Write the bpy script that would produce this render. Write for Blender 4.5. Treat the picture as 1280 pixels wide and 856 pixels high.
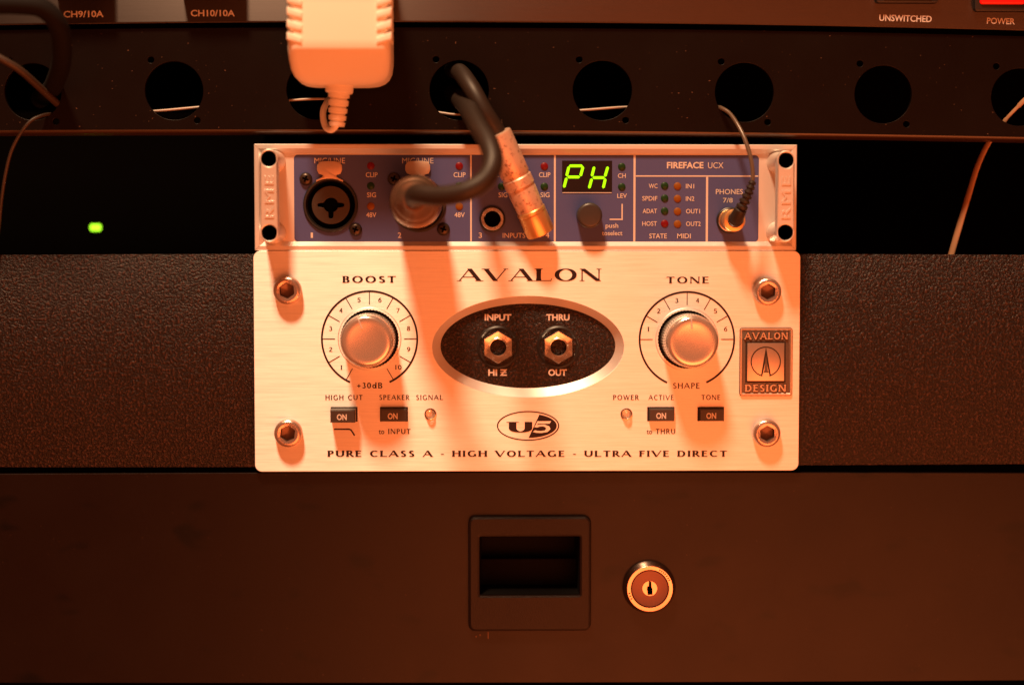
import bpy, bmesh, math, random
from mathutils import Vector, Matrix
random.seed(7)
for o in list(bpy.data.objects): bpy.data.objects.remove(o)
C = bpy.context.scene.collection
S = 0.00035                       # metres per unit; one unit is about one photo pixel on the preamp's face
CU, CV, CD = 600.0, 325.0, 2000.0   # the camera, in units: across, down, out from the rack face
# ------------------------------------------------------------------ camera, world, lamps, exposure
def W(u, v, d=0.0): return Vector(((u-640)*S, -d*S, (428-v)*S))
cam_pos = W(CU, CV, CD); aim = W(640, 428, 0)
cd = bpy.data.cameras.new('camera'); cam = bpy.data.objects.new('camera', cd); C.objects.link(cam)
cam.location = cam_pos
q = (aim-cam_pos).to_track_quat('-Z', 'Y'); cam.rotation_euler = q.to_euler()
FP = (aim-cam_pos).length/S       # focal length in pixels (photo size)
cd.sensor_width = 36; cd.lens = 36*FP/1280; cd.clip_start = 0.02; cd.clip_end = 50
cd.dof.use_dof = True; cd.dof.focus_distance = (aim-cam_pos).length; cd.dof.aperture_fstop = 2.6
bpy.context.scene.camera = cam
w = bpy.data.worlds.new('World'); bpy.context.scene.world = w; w.use_nodes = True
w.node_tree.nodes['Background'].inputs[0].default_value = (1, .205, .06, 1)
w.node_tree.nodes['Background'].inputs[1].default_value = 0.32
kl = bpy.data.lights.new('ceiling_lamp', 'POINT'); kl.energy = 320; kl.color = (1, .61, .345); kl.shadow_soft_size = 0.15
ko = bpy.data.objects.new('ceiling_lamp', kl); C.objects.link(ko); ko.location = W(-400, 430-5500, 2620)
fl = bpy.data.lights.new('room_lamp', 'AREA'); fl.energy = 8.5; fl.color = (1, .19, .045); fl.shape = 'DISK'; fl.size = 0.9
fo = bpy.data.objects.new('room_lamp', fl); C.objects.link(fo); fo.location = W(1350, 1900, 2100)
fo.rotation_euler = (W(680, 480)-fo.location).to_track_quat('-Z', 'Y').to_euler()
f2 = bpy.data.lights.new('front_fill', 'AREA'); f2.energy = 0.6; f2.color = (1, .15, .035); f2.shape = 'DISK'; f2.size = 0.36  # added front fill with no visible source, brightens the drawer's middle and the metal
g2o = bpy.data.objects.new('front_fill', f2); C.objects.link(g2o); g2o.location = W(760, 1010, 2100)
g2o.rotation_euler = (W(700, 520)-g2o.location).to_track_quat('-Z', 'Y').to_euler()
sc = bpy.context.scene
sc.view_settings.view_transform = 'Standard'; sc.view_settings.look = 'None'; sc.view_settings.exposure = 0; sc.view_settings.gamma = 1
# ------------------------------------------------------------------ photo pixel -> place (plane parallel to the rack face, d units out)
R3 = q.to_matrix()
def bp(px, py, d=0.0):
    r = R3 @ Vector((px-640, 428-py, -FP))
    p = cam_pos/S
    t = (-d - p.y)/r.y
    h = p + r*t
    return (h.x+640, 428-h.z)
def sf(px, py, d=0.0):            # units per pixel at that depth
    a = bp(px-5, py, d); b = bp(px+5, py, d); return (b[0]-a[0])/10
def b3(px, py, d): a = bp(px, py, d); return (a[0], a[1], d)
# ------------------------------------------------------------------ mesh builder (units: u right, v down, d outwards)
def arc(cx, cy, rx, ry, a0, a1, n=16):
    return [(cx+rx*math.cos(math.radians(a0+(a1-a0)*i/n)), cy+ry*math.sin(math.radians(a0+(a1-a0)*i/n))) for i in range(n+1)]
def circ(cx, cy, r, n=48, ry=None, a=0):
    ry = r if ry is None else ry
    return [(cx+r*math.cos(2*math.pi*i/n+a), cy+ry*math.sin(2*math.pi*i/n+a)) for i in range(n)]
def rrect(u0, v0, u1, v1, r, n=5):
    p = []
    for cx, cy, a in ((u1-r, v1-r, 0), (u0+r, v1-r, 90), (u0+r, v0+r, 180), (u1-r, v0+r, 270)):
        p += arc(cx, cy, r, r, a, a+90, n)
    return p
def hexpts(cx, cy, R, n=48, rot=90):
    out = []
    for i in range(n):
        a = 2*math.pi*i/n; k = math.radians(((math.degrees(a)-rot) % 60)-30)
        r = R*math.cos(math.radians(30))/math.cos(k)
        out.append((cx+r*math.cos(a), cy+r*math.sin(a)))
    return out
def offset(p, t):                 # inset a clockwise-or-not closed outline by t (towards its centroid)
    n = len(p); A = sum(p[i][0]*p[(i+1) % n][1]-p[(i+1) % n][0]*p[i][1] for i in range(n)); s = 1 if A > 0 else -1
    out = []
    for i in range(n):
        a, b, c = Vector(p[i-1]), Vector(p[i]), Vector(p[(i+1) % n])
        e1 = (b-a); e2 = (c-b)
        if e1.length < 1e-9: e1 = e2
        if e2.length < 1e-9: e2 = e1
        e1.normalize(); e2.normalize()
        n1 = Vector((-e1.y, e1.x))*s; n2 = Vector((-e2.y, e2.x))*s; m = n1+n2
        if m.length < 1e-6: m = n1
        m.normalize(); k = max(.4, m.dot(n1)); q_ = b+m*(t/k); out.append((q_.x, q_.y))
    return out
class MB:
    def __init__(s): s.v = []; s.f = []
    def add(s, v, f):
        o = len(s.v); s.v += [tuple(x) for x in v]; s.f += [tuple(i+o for i in q_) for q_ in f]; return s
    def loft(s, rings, cap0=True, cap1=True, closed=True):
        n = len(rings[0]); v = [p for r in rings for p in r]; f = []
        for k in range(len(rings)-1):
            for i in range(n if closed else n-1):
                j = (i+1) % n; f.append((k*n+i, k*n+j, (k+1)*n+j, (k+1)*n+i))
        if cap0: f.append(tuple(range(n))[::-1])
        if cap1: f.append(tuple((len(rings)-1)*n+i for i in range(n)))
        return s.add(v, f)
    def prism(s, pts, d0, d1, bev=0, steps=2, cap0=True):
        R = [[(a, b, d0) for a, b in pts]]
        if bev:
            R.append([(a, b, d1-bev) for a, b in pts])
            for k in range(1, steps+1):
                t = math.pi/2*k/steps
                R.append([(a, b, d1-bev+bev*math.sin(t)) for a, b in offset(pts, bev*(1-math.cos(t)))])
        else: R.append([(a, b, d1) for a, b in pts])
        return s.loft(R, cap0, True)
    def box(s, u0, v0, u1, v1, d0, d1, bev=0, r=0):
        if r: return s.prism(rrect(u0, v0, u1, v1, r), d0, d1, bev)
        return s.prism([(u0, v0), (u1, v0), (u1, v1), (u0, v1)], d0, d1, bev, 2)
    def lathe(s, cu, cv, prof, n=48, cap0=False, cap1=True):
        return s.loft([[(a, b, d) for a, b in circ(cu, cv, r, n)] for r, d in prof], cap0, cap1)
    def flat(s, pts, d): return s.add([(a, b, d) for a, b in pts], [tuple(range(len(pts)))])
    def ring(s, po, pi, d): return s.loft([[(a, b, d) for a, b in po], [(a, b, d) for a, b in pi]], False, False)
    def tube(s, path, rad, n=16, cap=True, flat=1.0):
        P = [Vector(p) for p in path]; R = rad if isinstance(rad, (list, tuple)) else [rad]*len(P)
        T = [(P[min(i+1, len(P)-1)]-P[max(i-1, 0)]).normalized() for i in range(len(P))]
        nrm = T[0].orthogonal().normalized(); rings = []
        for i, p in enumerate(P):
            nrm = (nrm-T[i]*nrm.dot(T[i])).normalized(); b = T[i].cross(nrm)
            rings.append([tuple(p+(nrm*math.cos(2*math.pi*k/n)+b*math.sin(2*math.pi*k/n)*flat)*R[i]) for k in range(n)])
        return s.loft(rings, cap, cap)
def smooth(pts, n=8):             # catmull-rom
    P = [Vector(p) for p in pts]; P = [P[0]*2-P[1]]+P+[P[-1]*2-P[-2]]; out = []
    for i in range(1, len(P)-2):
        a, b, c, d = P[i-1:i+3]
        for k in range(n):
            t = k/n; out.append(.5*((2*b)+(c-a)*t+(2*a-5*b+4*c-d)*t*t+(3*b-a-3*c+d)*t**3))
    out.append(P[-2]); return out
def finish(mb, name, mat, parent=None, label=None, sm=True, ang=38, flip=True):
    n = len(mb.v)
    lo = [min(p[i] for p in mb.v) for i in range(3)]; hi = [max(p[i] for p in mb.v) for i in range(3)]
    org = W((lo[0]+hi[0])/2, (lo[1]+hi[1])/2, lo[2])
    me = bpy.data.meshes.new(name)
    me.from_pydata([tuple(W(*p)-org) for p in mb.v], [], mb.f)
    if flip:
        bm = bmesh.new(); bm.from_mesh(me); bmesh.ops.recalc_face_normals(bm, faces=bm.faces); bm.to_mesh(me); bm.free()
    me.materials.append(mat)
    if sm:
        me.shade_smooth()
        bm = bmesh.new(); bm.from_mesh(me); th = math.radians(ang)
        for e in bm.edges:
            if len(e.link_faces) != 2 or e.calc_face_angle(0) > th: e.smooth = False
        bm.to_mesh(me); bm.free()
    o = bpy.data.objects.new(name, me); C.objects.link(o); o.location = org
    if parent is not None:
        o.parent = parent; o.location = org-wloc(parent)
    if label: o['label'] = label
    return o
def wloc(o): return o.location+(wloc(o.parent) if o.parent else Vector((0, 0, 0)))
def thing(name, label, cat, at, group=None):
    o = bpy.data.objects.new(name, None); C.objects.link(o); o.location = W(*at); o.empty_display_size = .01
    o['label'] = label; o['category'] = cat
    if group: o['group'] = group
    return o
def tag(o, label, cat, group=None, kind=None):
    if kind: o['kind'] = kind
    o['label'] = label; o['category'] = cat
    if group: o['group'] = group
    return o
def copy_part(o, du, dv, parent, label=None, dd=0):   # copy a part and its sub-parts
    c = o.copy(); C.objects.link(c); c.parent = parent
    if label: c['label'] = label
    if parent is not None: c.location = o.location+Vector((du*S, -dd*S, -dv*S))+(wloc(o.parent)-wloc(parent) if o.parent else Vector((0, 0, 0)))
    for ch in o.children:
        g = ch.copy(); C.objects.link(g); g.parent = c
    return c
def curve_mb(outs, d0, d1, bev=0):   # plate with holes, via a filled 2-D curve
    cu = bpy.data.curves.new('c', 'CURVE'); cu.dimensions = '2D'; cu.fill_mode = 'BOTH'
    for p in outs:
        sp = cu.splines.new('POLY'); sp.points.add(len(p)-1); sp.use_cyclic_u = True
        for i, (a, b) in enumerate(p): sp.points[i].co = (a, -b, 0, 1)
    h = (d1-d0)/2; cu.extrude = max(h-bev, 0); cu.bevel_depth = bev; cu.bevel_resolution = 1; cu.offset = -bev
    o = bpy.data.objects.new('c', cu); C.objects.link(o)
    dg = bpy.context.evaluated_depsgraph_get(); me = bpy.data.meshes.new_from_object(o.evaluated_get(dg))
    mb = MB(); mb.add([(v.co.x, -v.co.y, v.co.z+(d0+d1)/2) for v in me.vertices], [tuple(p.vertices) for p in me.polygons])
    bpy.data.objects.remove(o); bpy.data.curves.remove(cu); bpy.data.meshes.remove(me)
    return mb
# ------------------------------------------------------------------ materials
def mat(name, col, rough=.5, metal=0.0, spec=.5, **k):
    m = bpy.data.materials.new(name); m.use_nodes = True; nt = m.node_tree; b = nt.nodes['Principled BSDF']
    b.inputs['Base Color'].default_value = (*col, 1); b.inputs['Roughness'].default_value = rough
    b.inputs['Metallic'].default_value = metal; b.inputs['Specular IOR Level'].default_value = spec
    for kk, vv in k.items(): b.inputs[kk.replace('_', ' ')].default_value = vv
    return m
def N(m, t, **k):
    n = m.node_tree.nodes.new(t)
    for a, b in k.items(): setattr(n, a, b)
    return n
def L(m, a, b): m.node_tree.links.new(a, b)
def B(m): return m.node_tree.nodes['Principled BSDF']
def coords(m, scale):
    t = N(m, 'ShaderNodeTexCoord'); p = N(m, 'ShaderNodeMapping'); p.inputs['Scale'].default_value = scale
    L(m, t.outputs['Object'], p.inputs[0]); return p.outputs[0]
def noise(m, scale=(1, 1, 1), s=1000, detail=3, rough=.6):
    n = N(m, 'ShaderNodeTexNoise'); n.inputs['Scale'].default_value = s; n.inputs['Detail'].default_value = detail
    n.inputs['Roughness'].default_value = rough; L(m, coords(m, scale), n.inputs['Vector']); return n.outputs['Fac']
def ramp(m, fac, a, b, lo=0., hi=1.):
    r = N(m, 'ShaderNodeMapRange'); r.inputs[1].default_value = lo; r.inputs[2].default_value = hi
    r.inputs[3].default_value = a; r.inputs[4].default_value = b; L(m, fac, r.inputs[0]); return r.outputs[0]
def mixc(m, fac, c1, c2):
    x = N(m, 'ShaderNodeMix', data_type='RGBA'); L(m, fac, x.inputs[0])
    x.inputs[6].default_value = (*c1, 1); x.inputs[7].default_value = (*c2, 1); return x.outputs[2]
def bump(m, h, strength, dist=.0003):
    b = N(m, 'ShaderNodeBump'); b.inputs['Strength'].default_value = strength; b.inputs['Distance'].default_value = dist
    L(m, h, b.inputs['Height']); L(m, b.outputs[0], B(m).inputs['Normal'])
def brushed(name, col, r, aniso, vary=.06, bs=.12, metal=1.0, s=(50, 1500, 1500)):
    m = mat(name, col, r, metal)
    n = noise(m, s, 1, 6, .7)
    L(m, ramp(m, n, r-vary, r+vary, .3, .7), B(m).inputs['Roughness'])
    L(m, mixc(m, ramp(m, n, 0, 1, .3, .7), tuple(c*.9 for c in col), tuple(min(1, c*1.06) for c in col)), B(m).inputs['Base Color'])
    bump(m, n, bs, .0001)
    B(m).inputs['Anisotropic'].default_value = aniso
    t = N(m, 'ShaderNodeCombineXYZ'); t.inputs[2].default_value = 1.0; L(m, t.outputs[0], B(m).inputs['Tangent'])
    return m
def grainy(name, col, rough, s, strength, spec=.5, dist=.0004, vary=0.1):
    m = mat(name, col, rough, 0, spec); n = noise(m, (1, 1, 1), s, 3, .6); bump(m, n, strength, dist)
    big = noise(m, (1, 1, 1), 25, 4, .6); L(m, ramp(m, big, rough-vary, rough+vary, .3, .7), B(m).inputs['Roughness']); return m
M = {}
M['alu'] = brushed('brushed_aluminium', (.86, .85, .83), .55, .72, metal=.82)
M['rme_alu'] = mat('silver_anodised', (.74, .70, .66), .45, .45); bump(M['rme_alu'], noise(M['rme_alu'], s=2600), .12, .0001)
M['cast'] = mat('cast_silver', (.76, .71, .66), .38, .55); bump(M['cast'], noise(M['cast'], s=1500), .15, .0001)
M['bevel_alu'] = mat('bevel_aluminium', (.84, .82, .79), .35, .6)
M['cond'] = brushed('brushed_black_panel', (.095, .08, .075), .5, 1.0, .05, .25, metal=.97, s=(20, 600, 900))
M['blue'] = mat('blue_print', (.066, .078, .21), .5, 0, .3); bump(M['blue'], noise(M['blue'], s=3000), .15, .0001)
M['ink'] = mat('dark_ink', (.018, .008, .010), .5, 0, .3)
M['print'] = mat('silver_print', (.62, .58, .55), .5, .2)
M['steel'] = mat('polished_steel', (.62, .47, .39), .2, 1); bump(M['steel'], noise(M['steel'], s=1800), .1, .0001)
M['nut'] = brushed('nickel_nut', (.80, .74, .68), .22, 0, .1, .05, s=(400, 400, 400))
M['knob'] = mat('satin_knob', (.84, .78, .72), .2, .85)
M['black'] = mat('black_plastic', (.012, .010, .009), .42)
M['void'] = mat('black_matt', (.0012, .0008, .0006), .95, 0, .02)
M['recess'] = mat('recess_black', (.002, .0012, .001), .7, 0, .12)
M['button'] = mat('button_plastic', (.035, .028, .025), .38)
M['jack'] = mat('jack_nylon', (.035, .022, .014), .5)
M['plate'] = grainy('black_satin_steel', (.0042, .0016, .0008), .40, 1500, .10, .16, vary=.04)
M['drawer'] = grainy('black_drawer_steel', (.0055, .0016, .0008), .36, 2200, .12, .26, vary=.03)
sm_ = noise(M['drawer'], (1, 1, 2), 38, 2, .5)
L(M['drawer'], mixc(M['drawer'], ramp(M['drawer'], sm_, 0, 1, .62, .72), (.0062, .0019, .0009), (.0012, .0005, .0003)), B(M['drawer']).inputs['Base Color'])
for k_, sc_, th in (('drawer', 900, .775), ('plate', 700, .775)):
    mm = M[k_]; bi = B(mm).inputs['Base Color']; sp_ = ramp(mm, noise(mm, (1, 1, 1.6), sc_, 1, .5), 0, 1, th, th+.02)
    x = N(mm, 'ShaderNodeMix', data_type='RGBA'); L(mm, sp_, x.inputs[0])
    if bi.is_linked: L(mm, bi.links[0].from_socket, x.inputs[6])
    else: x.inputs[6].default_value = bi.default_value
    x.inputs[7].default_value = (.10, .05, .03, 1); L(mm, x.outputs[2], bi)
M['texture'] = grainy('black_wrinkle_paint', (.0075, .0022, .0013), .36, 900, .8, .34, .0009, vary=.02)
def crest_sparkle(mm, s_, lo, hi, a=.52, b=.66):    # slightly paler crests: sparkle on the wrinkles painted into the colour
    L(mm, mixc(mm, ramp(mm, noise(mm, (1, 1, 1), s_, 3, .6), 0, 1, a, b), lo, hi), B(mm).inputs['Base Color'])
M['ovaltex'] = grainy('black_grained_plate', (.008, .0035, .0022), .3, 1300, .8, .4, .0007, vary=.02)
crest_sparkle(M['texture'], 900, (.004, .0012, .0007), (.055, .020, .012)); crest_sparkle(M['ovaltex'], 1300, (.006, .002, .0012), (.06, .030, .017), .55, .68)
M['rubber'] = mat('cable_rubber', (.020, .012, .008), .5, 0, .4); bump(M['rubber'], noise(M['rubber'], s=1200), .1, .0002)
M['thick'] = mat('thick_cable_rubber', (.004, .003, .003), .8, 0, .2)
M['brown'] = mat('brown_cable', (.035, .02, .012), .5)
M['pale'] = mat('pale_cable', (.45, .38, .32), .4)
M['white'] = mat('white_plastic', (.90, .84, .73), .5); bump(M['white'], noise(M['white'], s=900), .08, .0002)
M['gold'] = mat('gold_plate', (.95, .55, .22), .33, .85)
M['badge'] = mat('pewter_recess', (.17, .125, .095), .5, .8); bump(M['badge'], noise(M['badge'], s=1800), .3, .0002)  # darker pewter: occlusion shade of the recessed field put into the colour
M['pewter'] = mat('pewter', (.58, .49, .42), .36, .9)
M['patina_shade'] = mat('patina_shade', (.022, .012, .008), .6, .2)  # tarnish tone that also has the crevice shade painted in
m = mat('worn_nickel', (.72, .62, .52), .45, .45); M['nickel'] = m
nn = noise(m, s=520, detail=5, rough=.68); f_ = ramp(m, nn, 0, 1, .54, .66)
L(m, mixc(m, f_, (.74, .50, .37), (.26, .13, .085)), B(m).inputs['Base Color']); L(m, ramp(m, f_, .42, .6), B(m).inputs['Roughness'])
M['tab'] = mat('brass_tab', (.66, .50, .38), .45, .8); bump(M['tab'], noise(M['tab'], s=2500), .7, .0003)
def emis(name, col, st, base=(.01, .01, .01)):
    m = mat(name, base, .3); B(m).inputs['Emission Color'].default_value = (*col, 1); B(m).inputs['Emission Strength'].default_value = st; return m
M['seg'] = emis('segment_green', (.42, 1, .0), 1.5)
M['led_on'] = emis('green_led', (.40, 1, .02), 2.2)
M['red_on'] = emis('red_switch_glow', (1, .0, .0), 1.3)
M['led_red'] = mat('red_led', (.15, .004, .006), .4, 0, .2); M['led_green'] = mat('green_led_off', (.010, .038, .008), .4, 0, .2)
M['led_amber'] = mat('amber_led', (.20, .07, .007), .5, 0, .2)
M['window'] = mat('display_window', (.016, .010, .010), .12)
M['clear'] = mat('clear_lens', (1, .97, .92), .06, 0, .5, Transmission_Weight=1.0, IOR=1.4)
# ------------------------------------------------------------------ lettering
def clean(s): return s
def text(s, px0, px1, base, cap, parent, mt, d=.35, bold=0.0, name='lettering', rot=0, base2=None, extr=0, label=None, cx=None):
    """Sans lettering fitted between two photo columns, baseline and cap height in photo pixels."""
    cu = bpy.data.curves.new('t', 'FONT'); cu.body = s; cu.size = 1; cu.offset = bold; cu.extrude = 0; cu.resolution_u = 3
    o = bpy.data.objects.new('t', cu); C.objects.link(o)
    dg = bpy.context.evaluated_depsgraph_get(); me = bpy.data.meshes.new_from_object(o.evaluated_get(dg))
    V = [(v.co.x, v.co.y) for v in me.vertices]; F = [tuple(p.vertices) for p in me.polygons]
    bpy.data.objects.remove(o); bpy.data.curves.remove(cu); bpy.data.meshes.remove(me)
    x0 = min(a for a, b in V); x1 = max(a for a, b in V)
    return place(V, F, x0, x1, .727, px0, px1, base, cap, parent, mt, d, name, rot, base2, extr, s, label)
def place(V, F, x0, x1, ch, px0, px1, base, cap, parent, mt, d, name, rot, base2, extr, s, label=None):
    A = bp(px0, base, d); Bq = bp(px1, base if base2 is None else base2, d); k = sf((px0+px1)/2, base, d)
    L_ = math.hypot(Bq[0]-A[0], Bq[1]-A[1]); ex = ((Bq[0]-A[0])/L_, (Bq[1]-A[1])/L_); ey = (ex[1], -ex[0])
    sx = L_/(x1-x0); sy = cap*k/ch; mb = MB()
    pts = [(A[0]+ex[0]*(a-x0)*sx+ey[0]*b[0]*sy if False else A[0]+ex[0]*(a-x0)*sx+ey[0]*bb*sy, A[1]+ex[1]*(a-x0)*sx+ey[1]*bb*sy) for a, bb in V]  \
        if len(V[0]) == 2 else [(A[0]+ex[0]*(a-x0)*sx+ey[0]*bb*sy, A[1]+ex[1]*(a-x0)*sx+ey[1]*bb*sy) for a, bb, c in V]
    zz = [0]*len(V) if len(V[0]) == 2 else [c for a, bb, c in V]
    if extr:
        n = len(pts); mb.add([(a, b, d-extr) for (a, b) in pts]+[(a, b, d+z) for (a, b), z in zip(pts, zz)], [])
        cnt = {}
        for f in F:
            mb.f.append(tuple(i+n for i in f))
            for i in range(len(f)):
                e = (f[i], f[(i+1) % len(f)]); cnt[tuple(sorted(e))] = cnt.get(tuple(sorted(e)), [])+[e]
        for kk, es in cnt.items():
            if len(es) == 1: a, b = es[0]; mb.f.append((a, b, b+n, a+n))
    else: mb.add([(a, b, d+z) for (a, b), z in zip(pts, zz)], F)
    o = finish(mb, name, mt, parent, label or ('lettering reading %s' % s), sm=False, flip=bool(extr)); return o
def glyphs(K, T, sr):
    """Flared roman capitals, cap height 1, drawn with an elliptical pen K wide and T tall; sr = serif reach."""
    def pen(path, closed=False): return ('pen', path, closed)
    def poly(p): return ('poly', p)
    def foot(x, w, y):                     # serif bar
        if not sr: return []
        t = T*.75; y0 = 0 if y == 0 else 1-t
        return [poly([(x-w/2-sr, y0), (x+w/2+sr, y0), (x+w/2+sr, y0+t), (x-w/2-sr, y0+t)])]
    def stem(x, w=None, a=1, b=1):
        w = w or K; fl = w*.12
        p = [(x-w/2-fl, 0), (x-w/2, .25), (x-w/2, .75), (x-w/2-fl, 1), (x+w/2+fl, 1), (x+w/2, .75), (x+w/2, .25), (x+w/2+fl, 0)]
        return [poly(p)]+(foot(x, w, 0) if a else [])+(foot(x, w, 1) if b else [])
    def dg(x0, y0, x1, y1, w): return [poly([(x0-w/2, y0), (x0+w/2, y0), (x1+w/2, y1), (x1-w/2, y1)])]
    def bar(x0, x1, y): return [poly([(x0, y), (x1, y), (x1, y+T), (x0, y+T)])]
    k = K/2; t = T/2; Kt = T*1.25
    def rnd(cx, cy, rx, ry, a0, a1, n=20): return arc(cx, cy, rx-k, ry-t, a0, a1, n)
    G = {}
    G['A'] = (1.3, dg(.08, 0, .64, 1, Kt)+dg(1.2-.02, 0, .64, 1, K*1.05)+bar(.3, .96, .3)+foot(.08, Kt, 0)+foot(1.18, K, 0))
    G['V'] = (1.3, dg(.12, 1, .66, 0, K*1.05)+dg(1.22, 1, .66, 0, Kt)+foot(.12, K, 1)+foot(1.22, Kt, 1))
    G['L'] = (.92, stem(.2)+bar(.2, .88, 0)+[poly([(.84, 0), (.88, 0), (.92, .2), (.89, .2)])])
    G['O'] = (1.3, [pen(rnd(.65, .5, .6, .51, 0, 360, 36)[:-1], True)])
    G['N'] = (1.2, stem(.14, Kt)+stem(1.06, Kt, 0)+dg(.16, 1, 1.04, 0, K*1.15))
    G['B'] = (.9, stem(.2)+bar(.2, .5, 1-T)+bar(.2, .5, .5)+bar(.2, .5, 0)+[pen(rnd(.5, .755, .27, .245, 90, -90)), pen(rnd(.5, .26, .34, .26, 90, -90))])
    G['S'] = (.86, [pen(rnd(.43, .745, .33, .265, 28, 262)+rnd(.43, .265, .37, .275, 82, -152))])
    G['T'] = (1.0, stem(.5, K, 1, 0)+bar(.04, .96, 1-T)+[poly([(.04, 1-T), (.08, 1-T), (.05, .82), (.02, .82)]), poly([(.92, 1-T), (.96, 1-T), (.98, .82), (.95, .82)])])
    G['E'] = (.85, stem(.2)+bar(.2, .76, 1-T)+bar(.2, .7, .48)+bar(.2, .8, 0))
    G['F'] = (.8, stem(.2)+bar(.2, .76, 1-T)+bar(.2, .68, .48))
    G['P'] = (.88, stem(.2)+bar(.2, .5, 1-T)+bar(.2, .5, .44)+[pen(rnd(.5, .72, .34, .28, 90, -90))])
    G['R'] = (1.0, G['P'][1]+dg(.92, 0, .5, .46, K*1.05))
    G['U'] = (1.15, [poly(p) for p in ()]+stem(.18, K, 0)[:1]+[pen([(.18, .45)]+arc(.575, .38, .395, .38-t, 180, 360, 20)+[(.97, .45)])])
    G['U'] = (1.15, [pen([(.18, 1), (.18, .5)]+arc(.575, .4, .395, .4-t, 180, 270, 12)+arc(.575, .4, .395, .4-t, 270, 360, 12)[1:]+[(.97, .5), (.97, 1)])]+foot(.18, K, 1)+foot(.97, Kt, 1))
    G['C'] = (1.15, [pen(rnd(.65, .5, .6, .51, 48, 312, 30))])
    G['G'] = (1.25, [pen(rnd(.65, .5, .6, .51, 48, 318, 30))]+[poly([(1.02-k, .06), (1.02+k, .06), (1.02+k, .46), (1.02-k, .46)])]+foot(1.02, K, 0)[:0])
    G['D'] = (1.15, stem(.2)+bar(.2, .55, 1-T)+bar(.2, .55, 0)+[pen(rnd(.52, .5, .56, .5, 90, -90, 24))])
    G['H'] = (1.15, stem(.18)+stem(.97)+bar(.18, .97, .48))
    G['I'] = (.42, stem(.21))
    G['K'] = (1.0, stem(.2)+dg(.85, 1, .3, .45, Kt)+dg(.92, 0, .4, .56, K))
    G['W'] = (1.6, dg(.1, 1, .45, 0, K)+dg(.8, 1, .45, 0, Kt)+dg(.8, 1, 1.15, 0, K)+dg(1.5, 1, 1.15, 0, Kt))
    G['M'] = (1.5, stem(.15, Kt)+stem(1.33, K)+dg(.17, 1, .72, 0, K)+dg(1.3, 1, .72, 0, Kt))
    G['X'] = (1.1, dg(.1, 1, 1.0, 0, K)+dg(.1, 0, 1.0, 1, Kt))
    G['Z'] = (.95, bar(.1, .85, 1-T)+bar(.08, .88, 0)+dg(.16, 0, .78, 1, K*1.1))
    G['-'] = (.5, bar(.06, .44, .42-t)); G[' '] = (.62, [])
    G['+'] = (.8, bar(.1, .7, .42-t)+[poly([(.4-k*.8, .12), (.4+k*.8, .12), (.4+k*.8, .72), (.4-k*.8, .72)])])
    G['t'] = (.5, [pen([(.22, .85), (.22, .2)]+arc(.36, .16, .14, .14-t, 180, 290, 8))]+bar(.05, .45, .66-T))
    G['o'] = (.8, [pen(rnd(.4, .34, .36, .35, 0, 360, 24)[:-1], True)])
    G['d'] = (.85, [pen(rnd(.38, .34, .34, .35, 0, 360, 24)[:-1], True), poly([(.68-k, 0), (.68+k, 0), (.68+k, 1.05), (.68-k, 1.05)])])
    G['1'] = (.5, stem(.27, K, 1, 0)+[poly([(.08, .8), (.27, 1), (.27, .9)])])
    G['0'] = (.8, [pen(rnd(.4, .5, .36, .51, 0, 360, 30)[:-1], True)])
    G['2'] = (.75, [pen(rnd(.38, .72, .32, .29, 160, -30, 16)+[(.1, T/2)]), *bar(.08, .72, 0)])
    G['3'] = (.72, [pen(rnd(.34, .755, .28, .255, 140, -80, 16)), pen(rnd(.34, .28, .34, .29, 82, -145, 18))])
    G['4'] = (.8, [poly([(.56-k, 0), (.56+k, 0), (.56+k, 1), (.56-k, 1)])]+bar(.04, .76, .27)+dg(.08, .29, .54, 1, Kt*1.2))
    G['5'] = (.72, bar(.2, .66, 1-T*1.3)+dg(.16, .52, .22, 1, Kt)+[pen(rnd(.34, .31, .34, .32, 115, -145, 20))])
    G['6'] = (.78, [pen(rnd(.4, .31, .35, .32, 0, 360, 24)[:-1], True), pen([(.64, .97), (.4, .86), (.18, .58), (.05+k, .32)])])
    G['7'] = (.72, bar(.06, .7, 1-T*1.3)+dg(.66, 1, .26, 0, K*.8))
    G['8'] = (.76, [pen(rnd(.38, .755, .29, .255, 0, 360, 24)[:-1], True), pen(rnd(.38, .27, .34, .28, 0, 360, 24)[:-1], True)])
    G['9'] = (.78, [pen(rnd(.38, .69, .35, .32, 0, 360, 24)[:-1], True), pen([(.14, .03), (.38, .14), (.6, .42), (.73-k, .68)])])
    return G
def penpoly(path, K, T, closed):
    a, b = K/2, T/2; n = len(path); Lp, Rp = [], []
    for i in range(n):
        if closed: p0, p1 = path[i-1], path[(i+1) % n]
        else: p0, p1 = path[max(i-1, 0)], path[min(i+1, n-1)]
        tx, ty = p1[0]-p0[0], p1[1]-p0[1]; l = math.hypot(tx, ty) or 1; nx, ny = -ty/l, tx/l
        h = math.sqrt(a*a*nx*nx+b*b*ny*ny); ox, oy = a*a*nx/h, b*b*ny/h
        Lp.append((path[i][0]+ox, path[i][1]+oy)); Rp.append((path[i][0]-ox, path[i][1]-oy))
    V = Lp+Rp; F = [(i, (i+1) % n, n+(i+1) % n, n+i) for i in range(n if closed else n-1)]
    return V, F
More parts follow.
